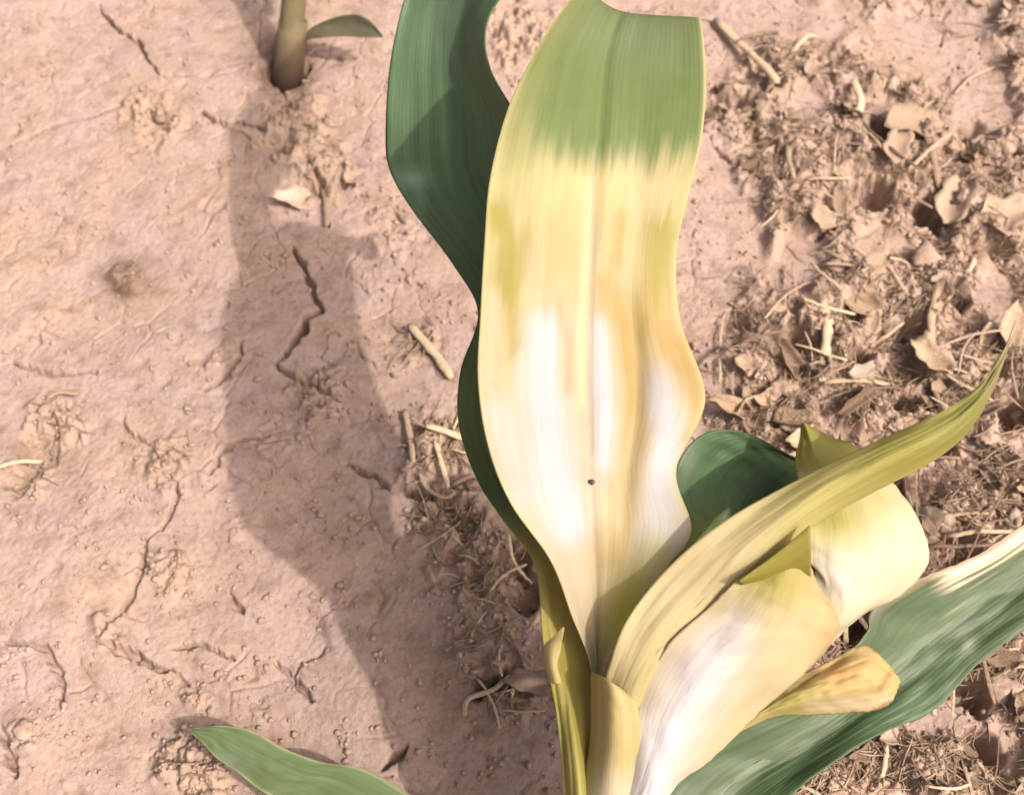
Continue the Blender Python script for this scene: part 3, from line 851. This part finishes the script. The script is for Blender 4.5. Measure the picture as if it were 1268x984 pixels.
leaf(plant, LOW, low_tint, M_GREEN, 51, 200, crumple(123, .0008, 3.0), .0028, 23, 'large green leaf reaching right, with a dried cream upper margin',
     rib=(.0022, .0007, (.19, .235, .13, .6), .05, .95), rag=2.5)

# --- green leaf lower left
def left_tint(U, V, px, py):
    n = fbm(U * 6, V * 4, 3, 141)
    c = np.broadcast_to(np.array((.14, .19, .085)), U.shape + (3,)).copy() * (1 + .25 * n)[..., None]
    c = blend(c, (.38, .36, .20), .8 * sstep(.86, .98, np.abs(U)))
    c = blend(c, (.22, .29, .19), .6 * gauss(px, py, 275, 945, 26, 16))
    return c
LEFT = [
    (740, 1150, 730, 1165, 720, 1180, .352, .351, .352),
    (640, 1075, 605, 1110, 570, 1150, .355, .352, .357),
    (512, 986, 460, 1012, 400, 1045, .367, .366, .371),
    (450, 951, 405, 976, 345, 994, .373, .373, .377),
    (400, 943, 358, 962, 315, 973, .377, .377, .381),
    (352, 926, 325, 944, 293, 955, .381, .381, .384),
    (315, 905, 290, 925, 268, 938, .384, .385, .387),
    (275, 898, 262, 908, 252, 920, .388, .388, .389),
    (238, 902, 238, 904, 237, 906, .391, .391, .391),
]
leaf(plant, LEFT, left_tint, M_GREEN, 31, 110, None, .001, 29, 'green leaf with a pale margin reaching low to the left', rib=(.0016, .0005, (.26, .33, .16, .6), .1, .93))

# ------------------------------------------------------------------ the seedling at the top edge
bx, by = ground_xy(352, 92)
bx, by = float(bx), float(by)
seed_o = empty('maize_seedling', (bx, by, -.008))
tag(seed_o, 'young maize seedling at the top edge with one small leaf to the right', 'maize seedling')
Vs, Fs = tube([(0, 0, -.004), (.004, .008, .02), (.013, .026, .06), (.022, .048, .10)], [.0090, .0088, .0082, .007], 18, .8)
me = mesh_poly('stalk', Vs, Fs, M_GREEN)
vv = np.array(Vs)
vcol(me, 'tint', np.where(vv[:, 2:3] < .008, np.array([[.16, .11, .06]]), np.array([[.25, .21, .11]])))
me.uv_layers.new(name='UVMap')
o = bpy.data.objects.new('stalk', me); COL.objects.link(o); o.parent = seed_o
Vs, Fs = tube([(-.0005, -.001, -.005), (.002, .003, .008), (.0055, .0105, .024), (.008, .0155, .034)], [.0108, .0100, .0096, .0086], 18, .85, False)
Vs = Vs + nr_small(Vs.shape)
me = mesh_poly('leaf_sheath', Vs, Fs, M_GREEN)
hz = np.array(Vs)[:, 2:3]
vcol(me, 'tint', np.where(hz < .017, np.array([[.13, .08, .05]]), np.array([[.24, .185, .10]])))
me.uv_layers.new(name='UVMap')
o = bpy.data.objects.new('leaf_sheath', me); COL.objects.link(o); o.parent = seed_o
o.modifiers.new('thickness', 'SOLIDIFY').thickness = .0005
SL = [
    (366, 70, 368, 66, 370, 62, .628, .628, .628),
    (374, 52, 378, 46, 382, 38, .622, .622, .622),
    (395, 47, 402, 35, 408, 24, .616, .617, .616),
    (425, 45, 432, 32, 437, 18, .612, .614, .611),
    (452, 46, 456, 36, 457, 25, .610, .612, .610),
    (474, 46, 474, 45, 473, 44, .611, .611, .611),
]
def sl_tint(U, V, px, py):
    c = np.broadcast_to(np.array((.15, .125, .08)), U.shape + (3,)).copy()
    return blend(c, (.085, .085, .05), .8 * sstep(.35, .6, V + .25 * U))
leaf(seed_o, SL, sl_tint, M_GREEN, 15, 40, None, .001, 31, 'small dull green leaf held out to the right')
for (dx, dy, h0) in ((-.05, .10, .05), (.03, .13, .085)):
    n = 24; nu = 9
    t = np.linspace(0, 1, n)[:, None]; uu = np.linspace(-1, 1, nu)[None]
    w = .016 * np.sin(np.pi * np.clip(t * .93 + .07, 0, 1)) ** .7
    nx, ny = -dy, dx; q = math.hypot(nx, ny); nx /= q; ny /= q
    X = .016 + dx * t + nx * w * uu; Y = .034 + dy * t + ny * w * uu
    Z = h0 + .10 * t - .10 * t ** 2 + .006 * np.abs(uu)
    P = np.stack(np.broadcast_arrays(X, Y, Z), -1).reshape(-1, 3)
    me = mesh_np('leaf', P, grid_faces(n, nu), M_GREEN); vcol(me, 'tint', np.array(MIDG)); me.uv_layers.new(name='UVMap')
    o = bpy.data.objects.new('leaf', me); COL.objects.link(o); o.parent = seed_o
    o.modifiers.new('thickness', 'SOLIDIFY').thickness = .0004

# ------------------------------------------------------------------ litter
rnd = random.Random(11)
nr = np.random.RandomState(5)

def straw_mesh(pts, w, mat, flat=.45, jitter=.12, name='straw'):
    pts = np.array(pts, float); n = max(6, 3 * len(pts))
    P = catmull(pts, np.linspace(0, len(pts) - 1, n)) if len(pts) > 2 else pts[0] + (pts[1] - pts[0]) * np.linspace(0, 1, n)[:, None]
    L_ = np.linalg.norm(P[-1] - P[0])
    P = P + nr.normal(0, .0035 * L_, P.shape) * np.array([1, 1, .3])
    rad = w / 2 * (1 + nr.uniform(-jitter, jitter, n)); rad[0] *= .75; rad[-1] *= .55
    Vt, Ft = tube(P, rad, 8, flat)
    Vt += nr.normal(0, w * .03, Vt.shape)
    return mesh_poly(name, Vt, Ft, mat)

def placed_straw(px_pts, wpx, label, mat, lift=.002, name='straw', group=None, flat=.45, cat='straw'):
    gx, gy = ground_xy([p[0] for p in px_pts], [p[1] for p in px_pts])
    z = gz_arr(gx, gy)
    z = np.maximum(z, (z[0] + (z[-1] - z[0]) * np.linspace(0, 1, len(z)))) + lift
    d = float(np.mean(gy * CP + CAM_H * SP)); w = wpx * d / F
    c = np.array([gx.mean(), gy.mean(), z.mean() - .001])
    P = np.stack([gx, gy, z], -1) - c
    me = straw_mesh(P, w, mat, flat, name=name)
    o = bpy.data.objects.new(name, me); o.location = c; COL.objects.link(o)
    tag(o, label, cat, group)
    return o

HSTRAWS = [
    ([(885, 30), (918, 70), (940, 98), (957, 128)], 11, 'pale straw slanting down beside the green tip of the bleached leaf'),
    ([(975, 80), (992, 66), (1010, 54)], 8, 'short pale straw leaning into the hollow near the top right'),
    ([(1138, 172), (1146, 205), (1156, 245)], 8, 'thin pale straw standing under the brown clods at upper right'),
    ([(1012, 388), (1019, 420), (1014, 455), (1011, 492)], 13, 'pale flat straw lying upright in the litter right of the amber leaf edge'),
    ([(1012, 494), (1050, 492), (1098, 487)], 7, 'thin pale straw lying level across the foot of the flat straw'),
    ([(1152, 375), (1143, 420), (1147, 460), (1150, 505)], 10, 'brown curved straw hanging down from the dark hole at right'),
    ([(1205, 320), (1192, 350), (1165, 372)], 6, 'thin straw arching over the dark hole at right'),
    ([(508, 408), (528, 432), (545, 452), (560, 474)], 12, 'pale straw in shade slanting toward the green leaf edge'),
    ([(502, 515), (508, 545), (514, 582)], 8, 'pale straw standing in the crumbly soil left of the stalk'),
    ([(530, 546), (552, 548), (578, 552)], 9, 'short thick straw lying level against the green leaf edge'),
    ([(540, 560), (548, 585), (556, 612)], 6, 'thin straw below the short thick straw in the shaded crumbs'),
    ([(520, 592), (530, 612), (552, 622), (566, 612)], 5, 'thin curled straw looped in the shaded crumbs'),
    ([(560, 606), (585, 598), (604, 600)], 6, 'thin straw pointing at the leaf edge over the dark hollow'),
    ([(630, 668), (634, 690), (645, 703), (660, 712)], 4, 'white curled rootlet beside the olive sheath'),
    ([(0, 583), (25, 574), (52, 570)], 6, 'pale straw lying at the left edge below the dark hollow'),
    ([(62, 500), (76, 492), (100, 494)], 5, 'short pale straw on top of the crumbly clod at the left edge'),
    ([(1020, 300), (1040, 318), (1065, 340), (1090, 372)], 5, 'thin brown straw crossing the smooth patch at right'),
    ([(1100, 505), (1122, 520), (1140, 530)], 7, 'short straw leaning over the dark gap above the strip leaf'),
    ([(1070, 590), (1060, 620), (1050, 640)], 5, 'thin straw behind the pale lobe'),
    ([(975, 180), (972, 210), (978, 240)], 7, 'brown straw upright in the crumbs right of the leaf tip'),
    ([(1050, 120), (1058, 150), (1050, 170)], 10, 'pale bent straw among the clods at upper right'),
    ([(1180, 120), (1200, 100), (1230, 85)], 5, 'thin dark straw lying on the smooth soil at upper right'),
    ([(1020, 690), (1036, 760), (1052, 800)], 8, 'straw behind the gap of the whorl'),
    ([(1215, 850), (1240, 842), (1266, 846)], 6, 'pale straw beside the lower edge of the large green leaf'),
    ([(575, 890), (580, 868), (610, 858), (632, 838)], 7, 'curled brown leaf edge on the shaded soil near the stalk'),
    ([(398, 225), (404, 255), (406, 285)], 7, 'dark twig standing in the shaded crumbs near the pink flake'),
]
for pts, w, lab in HSTRAWS:
    brown = 'brown' in lab or 'dark' in lab.split(' ')[0:2]
    nm = 'rootlet' if 'rootlet' in lab else ('twig' if 'twig' in lab else ('leaf_residue' if 'leaf edge on' in lab else 'straw'))
    placed_straw(pts, w, lab, M_BROWN if brown else M_STRAW, name=nm, lift=.003, cat=nm.replace('_', ' '))

# flat flakes and pieces of dead leaf
def flake_mesh(lx, ly, curl, mat, name='leaf_flake', thick=.0006, seed=0):
    q = np.random.RandomState(seed)
    nu, nv = 9, 7
    u, v = np.meshgrid(np.linspace(-1, 1, nu), np.linspace(-1, 1, nv))
    prof = np.sqrt(np.clip(1 - .75 * u ** 2, 0, 1)) * (1 + .25 * np.interp(u[0], np.linspace(-1, 1, 5), q.uniform(-1, 1, 5)))
    X = u * lx * (1 + .10 * np.interp(v[:, 0], np.linspace(-1, 1, 4), q.uniform(-1, 1, 4)))[:, None]
    Y = v * ly * prof + .15 * ly * np.sin(u * 2 + q.rand() * 6)
    Z = curl * (v ** 2) * ly + curl * .6 * u ** 2 * lx * q.uniform(-.4, 1) + .05 * ly * np.sin(u * 5 + v * 3 + q.rand() * 6)
    top = 1 + .35 * np.interp(u[0], np.linspace(-1, 1, 6), q.uniform(-1, 1, 6)); bot = 1 + .35 * np.interp(u[0], np.linspace(-1, 1, 6), q.uniform(-1, 1, 6))
    Y = np.where(v > 0, Y * top, Y * bot); X = X * (1 + .12 * q.uniform(-1, 1, (nv, 1)) * np.abs(u) ** 4)
    P = np.stack([X, Y, Z], -1).reshape(-1, 3) + q.normal(0, .02 * ly, (nu * nv, 3))
    Vb = P.copy(); Vb[:, 2] -= thick
    f = grid_faces(nv, nu)
    ring = [i for i in range(nu)] + [nu * j + nu - 1 for j in range(1, nv)] + [nu * (nv - 1) + i for i in range(nu - 2, -1, -1)] + [nu * j for j in range(nv - 2, 0, -1)]
    N_ = nu * nv
    side = np.array([[ring[i], ring[i] + N_, ring[(i + 1) % len(ring)] + N_, ring[(i + 1) % len(ring)]] for i in range(len(ring))])
    return mesh_np(name, np.concatenate([P, Vb]), np.concatenate([f, f[:, ::-1] + N_, side]), mat)

def place_flat(name, me, px, py, rot, lift, label, cat, group=None, tilt=(0, 0)):
    x, y = ground_xy(px, py)
    o = bpy.data.objects.new(name, me)
    o.location = (float(x), float(y), gz(x, y) + lift)
    o.rotation_euler = (tilt[0], tilt[1], rot)
    COL.objects.link(o); tag(o, label, cat, group)
    return o
FL = [  # px, py, half length px, half width px, rot deg, material, label
    (362, 253, 22, 11, 25, M_PINK, 'pink dry flake lying in the shade below the crumbly patch'),
    (438, 220, 11, 9, 40, M_FLAKE, 'small pale flake with a dark gap under it right of the shaded crumbs'),
    (1103, 205, 34, 13, 75, M_FLAKE, 'pale pointed leaf scrap standing beside the dark gap at upper right'),
    (1178, 262, 36, 18, 60, M_FLAKE, 'broad pale leaf scrap over the hollow at right'),
    (1012, 292, 15, 11, -20, M_FLAKE, 'round pale flake lifting off the smooth soil at right'),
    (1050, 160, 24, 12, 110, M_STRAW, 'pale arched leaf scrap among the clods at upper right'),
    (1235, 285, 26, 20, 10, M_FLAKE, 'pale flat chip at the right edge'),
    (920, 465, 14, 9, 15, M_FLAKE, 'small bright chip near the amber leaf edge'),
    (655, 852, 30, 15, -35, M_FLAKE, 'grey brown leaf scrap lying against the stalk'),
    (1130, 170, 36, 20, 20, M_BROWN, 'brown curled leaf scrap in the clods at upper right'),
    (1060, 380, 30, 16, -50, M_BROWN, 'brown curled leaf scrap in the middle of the right litter'),
    (1240, 430, 34, 12, 70, M_BROWN, 'brown leaf scrap by the thin tip of the strip leaf'),
    (985, 560, 20, 10, 30, M_STRAW, 'straw coloured scrap above the yellow-green point'),
    (1140, 470, 32, 14, -65, M_BROWN, 'brown leaf scrap leaning beside the brown curved straw'),
]
for i, (px, py, a_, b_, rot, mat, lab) in enumerate(FL):
    x, y = ground_xy(px, py); d = float(y) * CP + CAM_H * SP
    me = flake_mesh(a_ * d / F, b_ * d / F * 1.3, rnd.uniform(.25, .6), mat, seed=100 + i)
    place_flat('leaf_flake' if i in (0, 1, 4, 7) else 'leaf_scrap', me, px, py, R(rot), .003, lab, 'leaf scrap', tilt=(rnd.uniform(-.25, .45), rnd.uniform(-.3, .3)))

def lump_mesh(r, mat, seed, name='soil_clod', sub=3, flat=.7, rough=.4):
    bm = bmesh.new(); bmesh.ops.create_icosphere(bm, subdivisions=sub, radius=1)
    q = np.random.RandomState(seed)
    V = np.array([v.co[:] for v in bm.verts])
    dirs = q.normal(0, 1, (14, 3)); dirs /= np.linalg.norm(dirs, axis=1)[:, None]
    s = np.ones(len(V))
    for dd in dirs:                                     # chop flats off the lump
        k = q.uniform(.62, .92); p = V @ dd
        V = V - np.maximum(0, p - k)[:, None] * dd * .85
    nz = fbm(V[:, 0] * 2.2 + seed, V[:, 1] * 2.2 + V[:, 2] * 1.7, 3, seed % 50)
    nz2 = fbm(V[:, 0] * 5 + V[:, 2] * 3 + seed, V[:, 1] * 5 - V[:, 2] * 4, 3, seed % 40 + 3, .6)
    V = V * (1 + rough * nz + .35 * rough * nz2)[:, None] * np.array([1, q.uniform(.7, 1), flat]) * r
    for v, c in zip(bm.verts, V): v.co = c
    me = bpy.data.meshes.new(name); bm.to_mesh(me); bm.free()
    me.polygons.foreach_set('use_smooth', [True] * len(me.polygons)); me.materials.append(mat)
    return me
ST = [
    (145, 364, 6, M_FLAKE, 'tiny pale pebble at the edge of the dark soil stain', 'pebble'),
    (170, 409, 7, M_FLAKE, 'small white pebble below the dark soil stain', 'pebble'),
    (1208, 10, 16, M_CLOD, 'rounded stone at the top edge near the corner', 'stone'),
    (1250, 14, 17, M_CLOD, 'rough stone in the top right corner', 'stone'),
    (925, 470, 9, M_FLAKE, 'bright pebble in the litter near the amber leaf edge', 'pebble'),
    (200, 152, 10, M_FLAKE, 'pale crumb in the hollow under the upper left crack', 'soil_clod'),
    (60, 512, 16, M_CLOD, 'pale clod overhanging the dark hollow at the left edge', 'soil_clod'),
    (1170, 160, 24, M_CLOD, 'large brown clod at the upper right', 'soil_clod'),
    (1040, 340, 24, M_CLOD, 'smooth rounded clod right of the pale round flake', 'soil_clod'),
    (1140, 330, 22, M_CLOD, 'rough clod left of the dark hole at right', 'soil_clod'),
    (1215, 330, 28, M_CLOD, 'broad clod right of the dark hole', 'soil_clod'),
    (320, 870, 8, M_CLOD, 'small brown clod above the lower left leaf', 'soil_clod'),
    (30, 905, 14, M_CLOD, 'pale clod in the lower left corner', 'soil_clod'),
]
for i, (px, py, rp, mat, lab, nm) in enumerate(ST):
    x, y = ground_xy(px, py); d = float(y) * CP + CAM_H * SP
    me = lump_mesh(rp * d / F, mat, 40 + i, nm, flat=.55)
    place_flat(nm, me, px, py, rnd.uniform(0, 6), -.001, lab, {'soil_clod': 'clod'}.get(nm, nm))

# speck on the hero leaf
p = unproject(733, 597, .3045)
o = bpy.data.objects.new('dirt_speck', lump_mesh(.0010, M_SPECK, 77, 'dirt_speck', 2)); o.location = tuple(p); COL.objects.link(o)
tag(o, 'tiny dark speck sitting near the midrib of the bleached leaf', 'speck')

# --- repeats: copies scattered where the photo shows crumbly litter
def sample_points(n, weight, seed):
    q = np.random.RandomState(seed); out = []
    while len(out) < n:
        px = q.uniform(-10, 1280, 4000); py = q.uniform(-10, 990, 4000)
        w = weight(px, py)
        k = q.rand(4000) < w
        out += list(zip(px[k], py[k]))
    return out[:n]
right_w = lambda px, py: rough_mask(px, py) * (px > 860)
left_w = lambda px, py: rough_mask(px, py) * (px < 700) * .9
MARKS = [((930, 110), 'beside the green tip of the bleached leaf'), ((1050, 50), 'at the top edge right of the bleached leaf'), ((1100, 180), 'by the dark gap among the upper right clods'),
    ((1235, 110), 'near the top right corner'), ((1190, 270), 'around the broad pale leaf scrap'), ((1000, 250), 'by the round pale flake'), ((920, 420), 'beside the amber edge of the bleached leaf'),
    ((1030, 450), 'around the flat pale straw'), ((1170, 390), 'by the dark hole at right'), ((1250, 440), 'near the thin tip of the strip leaf'), ((940, 530), 'above the shaded dark green leaf'),
    ((1190, 620), 'between the strip leaf and the large green leaf'), ((1240, 880), 'below the lower edge of the large green leaf'), ((1080, 970), 'at the bottom edge under the large green leaf'),
    ((190, 150), 'in the hollow under the upper left crack'), ((370, 160), 'below the foot of the seedling'), ((405, 220), 'beside the pink flake'), ((55, 550), 'around the dark hollow at the left edge'),
    ((208, 578), 'on the crumbly spot left of the shadow'), ((212, 708), 'on the crumbly heap in the sunlit soil at left'), ((243, 865), 'above the lower left leaf tip'), ((390, 490), 'at the end of the deep crack'),
    ((550, 580), 'in the shaded straw by the green leaf edge'), ((610, 720), 'in the deep shade left of the olive sheath'), ((630, 850), 'by the curled brown leaf edge'), ((250, 950), 'in the shade under the lower left leaf'),
    ((130, 780), 'by the thin cracks at lower left'), ((520, 430), 'beside the shaded slanting straw'), ((640, 40), 'between the two upper leaves'), ((320, 870), 'on the sunlit soil above the lower left leaf'), ((30, 910), 'in the lower left corner')]
def where_is(px, py):
    return min(MARKS, key=lambda m: (m[0][0] - px) ** 2 + (m[0][1] - py) ** 2)[1]
def scatter(name, meshes, pts, label, cat, group, smin, smax, lift, tilt):
    xs, ys = ground_xy([p[0] for p in pts], [p[1] for p in pts]); zs = gz_arr(xs, ys)
    for i in range(len(pts)):
        o = bpy.data.objects.new(name, meshes[i % len(meshes)])
        s = rnd.uniform(smin, smax)
        o.scale = (s, s, s); o.location = (xs[i], ys[i], zs[i] + lift * s)
        o.rotation_euler = (rnd.uniform(-tilt, tilt), rnd.uniform(-tilt, tilt), rnd.uniform(0, 6.28))
        COL.objects.link(o); tag(o, label + ' ' + where_is(*pts[i]), cat, group)
def rand_straw(i, mat):
    L_ = rnd.uniform(.012, .040); b = rnd.uniform(-.14, .14)
    return straw_mesh([(-L_ / 2, 0, 0), (-L_ * .15, b * L_ * .5, .001), (L_ * .2, b * L_ * .4, .0015), (L_ / 2, -b * L_ * .2, 0)], rnd.uniform(.0006, .0019), mat, .4)
sm = [rand_straw(i, M_STRAW) for i in range(12)]
sb = [rand_straw(i, (M_BROWN, M_GREY, M_DARKLEAF, M_BROWN)[i % 4]) for i in range(14)]
scatter('straw', sm, sample_points(55, right_w, 1), 'short pale straw piece', 'straw', 'pale straw pieces in the right litter', .7, 1.3, .002, .25)
scatter('straw', sb, sample_points(115, right_w, 2), 'short dry stem piece', 'straw', 'brown stem pieces in the right litter', .7, 1.4, .002, .35)
scatter('straw', sm, sample_points(26, lambda px, py: left_w(px, py) * (px > 470) * (py > 400), 3), 'short pale straw piece', 'straw', 'straw pieces in the shaded crumbs', .5, .9, .0015, .25)
fm = [flake_mesh(rnd.uniform(.004, .009), rnd.uniform(.002, .0045), rnd.uniform(.2, .8), (M_FLAKE, M_BROWN, M_DARKLEAF, M_GREY)[i % 4], seed=300 + i, name='leaf_scrap') for i in range(16)]
scatter('leaf_scrap', fm, sample_points(75, right_w, 4), 'curled scrap of dead leaf', 'leaf scrap', 'dead leaf scraps in the right litter', .4, 1.25, .0022, .5)
cm = [lump_mesh(rnd.uniform(.003, .0055), M_CLOD, 200 + i, sub=3, rough=.6) for i in range(14)]
fl_big = [flake_mesh(rnd.uniform(.007, .013), rnd.uniform(.003, .006), rnd.uniform(.5, 1.1), (M_BROWN, M_DARKLEAF)[i % 2], seed=400 + i, name='leaf_scrap') for i in range(10)]
scatter('leaf_scrap', fl_big, sample_points(16, right_w, 8), 'large curled scrap of dead leaf', 'leaf scrap', 'large leaf scraps in the right litter', .7, 1.4, .003, .9)
scatter('soil_clod', cm, sample_points(120, right_w, 5), 'crumbly brown clod', 'clod', 'clods in the right litter', .5, 1.6, -.0006, 3)
scatter('soil_clod', cm, sample_points(80, left_w, 6), 'small crumbly clod', 'clod', 'clods on the left patches', .3, .75, -.0004, 3)

# --- crumbs and fibres nobody could count
def crumbs(n, seed):
    pts = np.array(sample_points(int(n * .6), lambda px, py: rough_mask(px, py) ** 1.3, seed) + sample_points(int(n * .4), lambda px, py: .1 + .9 * sstep(-.1, .5, perlin(px / 45., py / 45., 66)), seed + 1))
    x, y = ground_xy(pts[:, 0], pts[:, 1]); z = gz_arr(x, y)
    q = np.random.RandomState(seed)
    bm = bmesh.new(); bmesh.ops.create_icosphere(bm, subdivisions=1, radius=1)
    bv = np.array([v.co[:] for v in bm.verts]); bf = np.array([[v.index for v in f.verts] for f in bm.faces]); bm.free()
    m = len(x); r = .00035 + .0013 * q.rand(m) ** 3.0
    Vv = bv[None] * (1 + q.uniform(-.4, .35, (m, len(bv), 1))) * r[:, None, None] * q.uniform(.6, 1.2, (m, 1, 3))
    Vv = Vv + np.stack([x, y, z + r * .35], -1)[:, None]
    f = bf[None] + (np.arange(m) * len(bv))[:, None, None]
    return mesh_np('soil_crumbs', Vv.reshape(-1, 3), f.reshape(-1, 3), M_CLOD)
tag(link('soil_crumbs', crumbs(16000, 21)), 'loose crumbs of dry soil over the rough patches', 'soil crumbs', kind='stuff')

def fibres(n, seed):
    pts = np.array(sample_points(n, lambda px, py: rough_mask(px, py) ** 1.2 * np.where((px > 860) | ((px > 470) & (py > 380)), 1, .12), seed))
    x, y = ground_xy(pts[:, 0], pts[:, 1])
    q = np.random.RandomState(seed)
    k = 5; t = np.linspace(-.5, .5, k)
    a = q.uniform(0, 6.28, n); L_ = q.uniform(.004, .018, n); cv = q.uniform(-.5, .5, n)
    lx = t[None] * L_[:, None]; ly = (t[None] ** 2 - .1) * L_[:, None] * cv[:, None]
    X = x[:, None] + lx * np.cos(a)[:, None] - ly * np.sin(a)[:, None]; Y = y[:, None] + lx * np.sin(a)[:, None] + ly * np.cos(a)[:, None]
    Z = gz_arr(X.ravel(), Y.ravel()).reshape(n, k); Z = np.maximum(Z, Z.mean(1, keepdims=True)) + .0004 + q.uniform(0, .0015, (n, 1))
    w = q.uniform(.00012, .00050, n)[:, None] * np.array([.6, 1, 1, .9, .3])[None]
    C_ = np.stack([X, Y, Z], -1)
    nx = -np.sin(a)[:, None] * w; ny = np.cos(a)[:, None] * w
    off = [np.stack([nx, ny, 0 * nx], -1), np.stack([0 * nx, 0 * nx, w], -1), np.stack([-nx, -ny, 0 * nx], -1)]
    Vv = np.stack([C_ + o_ for o_ in off], 2)               # n,k,3,3
    base = (np.arange(n) * k * 3)[:, None, None]; row = (np.arange(k - 1) * 3)[None, :, None]; j = np.arange(3)[None, None]; j2 = (j + 1) % 3
    f = np.stack(np.broadcast_arrays(base + row + j, base + row + j2, base + row + 3 + j2, base + row + 3 + j), -1).reshape(-1, 4)
    return mesh_np('dry_fibres', Vv.reshape(-1, 3), f, M_FIBRE)
tag(link('dry_fibres', fibres(4200, 31)), 'fine dry root fibres strewn over the rough soil', 'plant fibres', kind='stuff')
